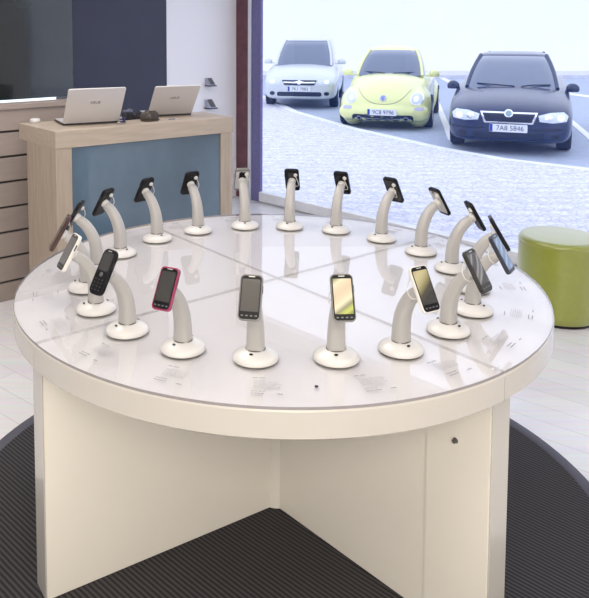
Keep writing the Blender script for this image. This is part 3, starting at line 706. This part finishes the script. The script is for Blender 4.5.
def project_patch(name, body, outline, m, parent, off=.008, thick=.03, direction=(0, 1, 0), dens=3, gloss=True):
    """outline in (x,z) seen from the front, laid on the body's surface"""
    bmb = BM(); bmb.from_mesh(body.data); bvh = BVHTree.FromBMesh(bmb); bmb.free()
    pts = []
    for i in range(len(outline)):
        a = Vector(outline[i]); b = Vector(outline[(i+1) % len(outline)])
        for s in range(dens): pts.append(a.lerp(b, s/dens))
    c = sum(pts, Vector((0, 0)))/len(pts); d = Vector(direction).normalized(); bm = BM(); rings = []; last = .1
    def hit(q, o_):
        nonlocal last
        org = Vector((q.x, 0, q.y))-d*1.5; h = bvh.ray_cast(org, d, 4)
        t = h[3] if h[0] is not None and h[3] < 3.2 else last
        last = t
        return org+d*(t-o_)
    cen = bm.verts.new(hit(c, off))
    for f in (.25, .5, .75, 1.0): rings.append([bm.verts.new(hit(c+(q-c)*f, off)) for q in pts])
    n = len(pts)
    for k in range(n): bm.faces.new((cen, rings[0][k], rings[0][(k+1) % n]))
    for a, b in zip(rings, rings[1:]):
        for k in range(n): bm.faces.new((a[k], b[k], b[(k+1) % n], a[(k+1) % n]))
    back = [bm.verts.new(v.co+d*thick) for v in rings[-1]]
    for k in range(n): bm.faces.new((rings[-1][k], back[k], back[(k+1) % n], rings[-1][(k+1) % n]))
    return obj(name, bm, m, parent, smooth=False)
def mirror(o2): return [(-x, z) for x, z in o2][::-1]
def ell(cx, cz, rx, rz_, n=16): return [(cx+rx*math.cos(2*math.pi*k/n), cz+rz_*math.sin(2*math.pi*k/n)) for k in range(n)]
def wheel(parent, x, y, r, wd=.2, spokes=5):
    s = 1 if x > 0 else -1; m = Matrix.Translation((x, y, r)) @ Matrix.Rotation(s*math.pi/2, 4, 'Y')
    bm = BM(); lathe(bm, [(r*.62, -wd/2), (r*.93, -wd/2), (r, -wd/2+.03), (r, wd/2-.03), (r*.93, wd/2), (r*.64, wd/2), (r*.62, wd/2-.02), (r*.62, -wd/2)], 40, m)
    t = obj('wheel', bm, TYRE, parent, smooth=False)
    bm = BM(); lathe(bm, [(0, wd/2-.05), (r*.12, wd/2-.01), (r*.15, wd/2-.035), (r*.2, wd/2-.07), (r*.56, wd/2-.08), (r*.60, wd/2-.01), (r*.645, wd/2-.002), (r*.645, wd/2-.03), (r*.6, -wd/2+.02), (0, -wd/2+.02)], 32, m); hub = obj('rim', bm, RIM, t)
    for k in range(spokes):
        bm = BM(); box(bm, r*.10, r*.60, -.028, .028, wd/2-.045, wd/2-.015, m @ Matrix.Rotation(2*math.pi*k/spokes, 4, 'Z')); obj('spoke', bm, RIM, t, bevel=.004)
def greenhouse(parent, belt, roof, paint, crown=.03, nlev=4):
    """belt/roof : (y_front, y_back, halfwidth_front, halfwidth_back, z_front, z_back)"""
    def outline(p_, r_=.22, n=5):
        y0, y1, w0, w1, z0, z1 = p_; pts = []
        for (sx, yy, ww, a0) in ((1, y1, w1, 0), (-1, y1, w1, 90), (-1, y0, w0, 180), (1, y0, w0, 270)):
            for k in range(n+1):
                a = R(a0+90*k/n); rr = min(r_, ww*.6)
                cxp = sx*(ww-rr); cyp = yy+(-rr if yy == y1 else rr)
                X = cxp+rr*math.cos(a); Y = cyp+rr*math.sin(a)
                f = (Y-y0)/(y1-y0); pts.append(Vector((X, Y, z0+(z1-z0)*min(max(f, 0), 1))))
        return pts
    a = outline(belt); b = outline(roof); bm = BM(); rings = []
    for i in range(nlev+1):
        t = i/nlev; e = t; bow = .035*math.sin(math.pi*t)
        ring = []
        for u, v in zip(a, b):
            q = u.lerp(v, e); cxy = Vector((0, (belt[0]+belt[1])/2, 0)); dd = Vector((q.x, (q.y-cxy.y)*.5, 0)).normalized(); ring.append(bm.verts.new(q+dd*bow))
        rings.append(ring)
    n = len(a)
    for p_, q in zip(rings, rings[1:]):
        for k in range(n): bm.faces.new((p_[k], p_[(k+1) % n], q[(k+1) % n], q[k]))
    bm.faces.new(rings[0][::-1]); bm.faces.new(rings[-1])
    g = obj('windows', bm, CGL, parent, smooth=True)
    # roof skin
    bm = BM(); base = [v*1.0 for v in b]; cy = (roof[0]+roof[1])/2; rr = []
    for f, dz in ((1.012, -.03), (1.02, -.008), (.97, .012), (.8, .012+crown*.5), (.5, .012+crown*.85), (.2, .012+crown)):
        rr.append([bm.verts.new((v.x*f, cy+(v.y-cy)*f, v.z*1.0+dz)) for v in base])
    for p_, q in zip(rr, rr[1:]):
        for k in range(n): bm.faces.new((p_[k], p_[(k+1) % n], q[(k+1) % n], q[k]))
    bm.faces.new(rr[-1]); bm.faces.new(rr[0][::-1]); obj('roof', bm, paint, parent, smooth=True)
    for idx in (2, 8, 14, 21):
        pl = [rings[i][0].co.copy() if False else None for i in range(0)]
        q0 = []
        for i in range(nlev+1):
            t = i/nlev; u = a[idx].lerp(b[idx], t); dd = Vector((u.x, (u.y-(belt[0]+belt[1])/2)*.5, 0)).normalized(); q0.append(u+dd*(.035*math.sin(math.pi*t)+.004))
        bm = BM(); tube(bm, q0, .032, 8); obj('pillar', bm, paint, parent, smooth=True)
    return g
def plate(parent, x, y, z, body_txt, w_=.52, h_=.115, tilt=0):
    t = bpy.data.objects.new('number_plate', bpy.data.meshes.new('number_plate'))
    bm = BM(); prism(bm, rrect(w_, h_, .012, 3), 0, .012, mtx=Matrix.Rotation(math.pi/2, 4, 'X')); p_ = obj('number_plate', bm, PLW, parent, loc=(x, y, z), rot=(tilt, 0, 0))
    bpy.data.objects.remove(t)
    bm = BM(); box(bm, -w_/2+.003, -w_/2+.045, -.0135, -.011, -h_/2+.004, h_/2-.004); obj('blue_band', bm, PLB, p_)
    text('characters', body_txt, .098, PLK, p_, (.022, -.0128, -.002), (math.pi/2, 0, 0), (.98, 1, 1))
    return p_
def mirrors(parent, y, z, wd, paint):
    for s in (-1, 1):
        m_ = lump('door_mirror', (s*(wd+.10), y, z), .10, .055, .085, paint, 5, parent=parent, amp=.03)
        bm = BM(); box(bm, s*(wd-.06), s*(wd+.06), y-.02, y+.03, z+.0, z+.03); obj('mirror_arm', bm, paint, parent, bevel=.008)
def place(px, y, th, name, label, z=SZ):
    t = empty(name, (ray(px, 100).x/ray(px, 100).y*y, y, z), -R(th)); tag(t, label, 'car', 'parked cars outside the window'); return t

def saloon(px, y, th, label, paint, txt, lamp=LAMP, detailed=True, kindg='frame'):
    t = place(px, y, th, 'car', label)
    S = [(.0, .26, .58, .42, .56, .58, .10), (.045, .20, .74, .42, .60, .64, .12), (.14, .18, .84, .44, .655, .715, .14), (.40, .18, .875, .48, .74, .80, .15), (.8, .18, .885, .52, .81, .88, .15),
         (1.15, .18, .885, .55, .87, .94, .14), (1.6, .18, .885, .55, .91, .94, .10), (2.6, .18, .885, .55, .93, .95, .10), (3.5, .19, .88, .55, .95, .97, .10), (4.1, .22, .86, .56, .96, .99, .12), (4.45, .28, .80, .58, .93, .96, .14), (4.57, .36, .66, .6, .82, .84, .12)]
    WY0, WY1, WR = .90, 3.48, .315
    b = car_body(S, paint, t, [(s*.80, yy, WR, .365) for s in (-1, 1) for yy in (WY0, WY1)])
    for s in (-1, 1):
        for yy in (WY0, WY1): wheel(t, s*.775, yy, WR)
    greenhouse(t, (1.16, 4.18, .72, .66, .90, .95), (1.95, 3.45, .56, .53, 1.40, 1.40), paint)
    hl = [(.40, .60), (.42, .515), (.60, .50), (.775, .525), (.80, .60), (.74, .655), (.56, .645)]
    for o2 in (hl, mirror(hl)):
        h_ = project_patch('headlight', b, o2, lamp, t, .012, .04)
        cx = sum(q[0] for q in o2)/len(o2)
        for dx in (-.075, .085):
            project_patch('reflector', b, ell(cx+dx, .575, .052, .046), CHR, h_, .017, .02)
    gr = [(-.395, .640), (.395, .640), (.335, .475), (-.335, .475)]
    fr = project_patch('grille_surround', b, gr, CHR, t, .014, .04)
    gi = [(-.360, .618), (.360, .618), (.310, .497), (-.310, .497)]; g_ = project_patch('grille', b, gi, CBK, t, .022, .02)
    for zz in (.525, .555, .585):
        project_patch('grille_bar', b, [(-.325, zz+.004), (.325, zz+.004), (.325, zz-.004), (-.325, zz-.004)], TYRE, g_, .028, .01)
    bd = project_patch('badge', b, ell(0, .622, .062, .055, 20), CHR, t, .034, .03); project_patch('badge_disc', b, ell(0, .622, .044, .039, 20), mat('badge_green_grey', (.25, .35, .38), .3), bd, .038, .01)
    lo = [(-.50, .285), (-.44, .245), (.44, .245), (.50, .285), (.47, .345), (-.47, .345)]; project_patch('lower_intake', b, lo, CBK, t, .008, .03)
    for s in (-1, 1):
        project_patch('fog_light', b, ell(s*.64, .30, .055, .045), CBK, t, .012, .03)
    for s in (-1, 1): project_patch('bumper_strip', b, [(s*.34, .405), (s*.80, .415), (s*.80, .385), (s*.34, .375)], CBK, t, .008, .02)
    bmb = BM(); bmb.from_mesh(b.data); bvh = BVHTree.FromBMesh(bmb); bmb.free(); h = bvh.ray_cast(Vector((0, -2, .41)), Vector((0, 1, 0)))
    plate(t, 0, h[0].y-.004, .405, txt)
    mirrors(t, 1.30, .86, .80, paint)
    for s in (-1, 1):
        bm = BM(); tube(bm, [(s*.05+.1, 1.16, .935), (s*.30, 1.20, .955), (s*.55+.03, 1.24, .965)], .010, 6); obj('wiper', bm, CBK, t, smooth=True)
    return t
NAVY = mat('dark_blue_car_paint', (.005, .016, .065), .22, coat=.45, metal=.0, spec=.5)
saloon(509, 10.6, 22, 'dark blue saloon car with chrome framed grille, rightmost outside the window', NAVY, '7A8 5846')

# rounded yellow car
YEL = mat('pale_yellow_car_paint', (.80, .83, .36), .25, coat=.7)
def round_car(px, y, th, label):
    t = place(px, y, th, 'car', label)
    S = [(.10, .20, .52, .34, .46, .50, .06), (.16, .16, .60, .36, .54, .62, .10), (.30, .16, .62, .4, .64, .76, .16), (.55, .17, .64, .45, .74, .89, .18), (.85, .17, .70, .5, .82, .96, .2),
         (1.15, .17, .78, .52, .88, 1.0, .16), (1.8, .17, .80, .55, .90, .96, .10), (2.6, .17, .80, .55, .92, .96, .10), (3.2, .18, .78, .55, .94, 1.0, .14), (3.7, .2, .66, .5, .80, .84, .2), (4.0, .3, .5, .45, .6, .62, .14)]
    fe = []
    for s in (-1, 1):
        fe.append((s*.60, .80, .38, .265, .66, .385)); fe.append((s*.60, 3.35, .40, .27, .62, .42))
    for i in range(9):
        u = (i-4)/4; fe.append((u*.62, .16+.10*u*u, .315, .20, .16, .155))
    b = car_body(S, YEL, t, [(s*.78, yy, .30, .345) for s in (-1, 1) for yy in (.82, 3.33)], fenders=fe, voxel=.028)
    for s in (-1, 1):
        for yy in (.82, 3.33): wheel(t, s*.755, yy, .31, .2)
    greenhouse(t, (1.12, 3.35, .66, .58, .93, .98), (1.75, 2.85, .50, .46, 1.42, 1.38), YEL, crown=.09)
    for s in (-1, 1):
        h_ = project_patch('headlight', b, ell(s*.60, .585, .118, .115, 20), CHR, t, .010, .05)
        project_patch('headlight_lens', b, ell(s*.60, .585, .100, .098, 20), LAMP, h_, .018, .03)
        project_patch('reflector', b, ell(s*.585, .58, .045, .05, 14), CHR, h_, .024, .02)
        project_patch('turn_signal', b, rrect(.17, .062, .03, 3, s*.645, .405), mat('lilac_signal_lens', (.50, .50, .62), .15, coat=.6), t, .008, .03)
    lo = rrect(1.10, .15, .055, 5, 0, .215); i_ = project_patch('lower_intake', b, lo, CBK, t, .010, .03)
    for zz in (.215,):
        project_patch('intake_bar', b, [(-.50, zz+.006), (.50, zz+.006), (.50, zz-.006), (-.50, zz-.006)], RIM, i_, .017, .01)
    for s in (-1, 1): 
        f_ = project_patch('fog_light', b, ell(s*.42, .215, .046, .043), RIM, t, .022, .02); project_patch('fog_lens', b, ell(s*.42, .215, .034, .032), CBK, f_, .026, .01)
    # hood shut line
    bmb = BM(); bmb.from_mesh(b.data); bvh = BVHTree.FromBMesh(bmb); bmb.free()
    def drop(x, z, d=(0, 1, 0), off=.001):
        dv = Vector(d).normalized(); h = bvh.ray_cast(Vector((x, 0, z))-dv*2, dv); return h[0]-dv*off if h[0] else Vector((x, .5, z))
    arc = []
    for k in range(25):
        u = -1+k/12; x = .48*u; z = .475+.26*abs(u)**2.6; arc.append(drop(x, z))
    bm = BM(); tube(bm, arc, .0065, 6); obj('hood_seam', bm, mat('shut_line', (.30, .32, .18), .5), t)
    bd = project_patch('badge', b, ell(0, .585, .058, .055, 20), mat('badge_blue', (.20, .25, .60), .25), t, .010, .02)
    h0 = drop(0, .585)
    def stroke(pts):
        bm = BM(); tube(bm, [drop(x, .585+z, off=.016) for x, z in pts], .0045, 5); obj('badge_stroke', bm, CHR, bd)
    stroke([(-.018, .042), (0, .008), (.018, .042)]); stroke([(-.042, .022), (-.020, -.036), (0, -.002), (.020, -.036), (.042, .022)])
    stroke([(.05*math.cos(a/3.2), .048*math.sin(a/3.2)) for a in range(21)])
    h = drop(0, .335); plate(t, 0, h.y-.012, .34, '9C8 9796')
    mirrors(t, 1.35, .92, .74, YEL)
    for s in (-1, 1):
        bm = BM(); tube(bm, [(s*.08, 1.10, .985), (s*.3, 1.16, 1.0), (s*.48, 1.22, 1.0)], .010, 6); obj('wiper', bm, CBK, t, smooth=True)
    return t
round_car(382, 13.2, 18, 'pale yellow car with round headlights and bulging wings, in the middle outside the window')

# silver car
def hatch(px, y, th, label):
    paint = mat('silver_car_paint', (.62, .65, .68), .22, coat=.7, metal=.2)
    t = place(px, y, th, 'car', label)
    S = [(.0, .30, .60, .42, .58, .62, .10), (.05, .24, .74, .44, .64, .70, .12), (.16, .22, .82, .47, .70, .79, .14), (.45, .20, .85, .50, .80, .90, .15), (.9, .20, .86, .55, .90, 1.01, .15),
         (1.5, .20, .86, .58, .97, 1.02, .10), (2.6, .20, .86, .58, .99, 1.03, .10), (3.5, .22, .85, .58, 1.0, 1.03, .10), (3.95, .30, .78, .6, .96, 1.0, .12), (4.05, .4, .66, .62, .9, .92, .1)]
    b = car_body(S, paint, t, [(s*.77, yy, .31, .36) for s in (-1, 1) for yy in (.82, 3.3)])
    for s in (-1, 1):
        for yy in (.82, 3.3): wheel(t, s*.75, yy, .31)
    greenhouse(t, (.98, 3.85, .70, .68, .96, 1.0), (1.70, 3.55, .56, .56, 1.56, 1.56), paint)
    hl = [(.43, .66), (.45, .565), (.62, .555), (.77, .60), (.78, .68), (.66, .715)]
    for o2 in (hl, mirror(hl)): 
        h_ = project_patch('headlight', b, o2, LAMP, t, .012, .04); cx = sum(q[0] for q in o2)/len(o2); project_patch('reflector', b, ell(cx, .635, .06, .045), CHR, h_, .017, .02)
    g_ = project_patch('grille', b, [(-.40, .675), (.40, .675), (.34, .56), (-.34, .56)], CBK, t, .010, .03)
    for s in (-1, 1): project_patch('grille_chevron', b, [(s*.37, .640), (s*.06, .635), (0, .665), (0, .640), (s*.06, .605), (s*.35, .610)], CHR, g_, .018, .02, dens=2)
    bd = project_patch('badge', b, ell(0, .625, .050, .050), CHR, t, .024, .03)
    lo = rrect(1.02, .10, .045, 4, 0, .355); project_patch('lower_intake', b, lo, CBK, t, .008, .03)
    for s in (-1, 1): project_patch('fog_light', b, ell(s*.62, .37, .06, .045), CBK, t, .010, .03)
    bmb = BM(); bmb.from_mesh(b.data); bvh = BVHTree.FromBMesh(bmb); bmb.free(); h = bvh.ray_cast(Vector((0, -2, .47)), Vector((0, 1, 0)))
    plate(t, 0, h[0].y-.004, .475, '7K1 7082')
    mirrors(t, 1.30, .99, .80, paint)
    return t
hatch(299, 16.7, 11, 'silver car with a chevron bar in its grille, left of the yellow car')
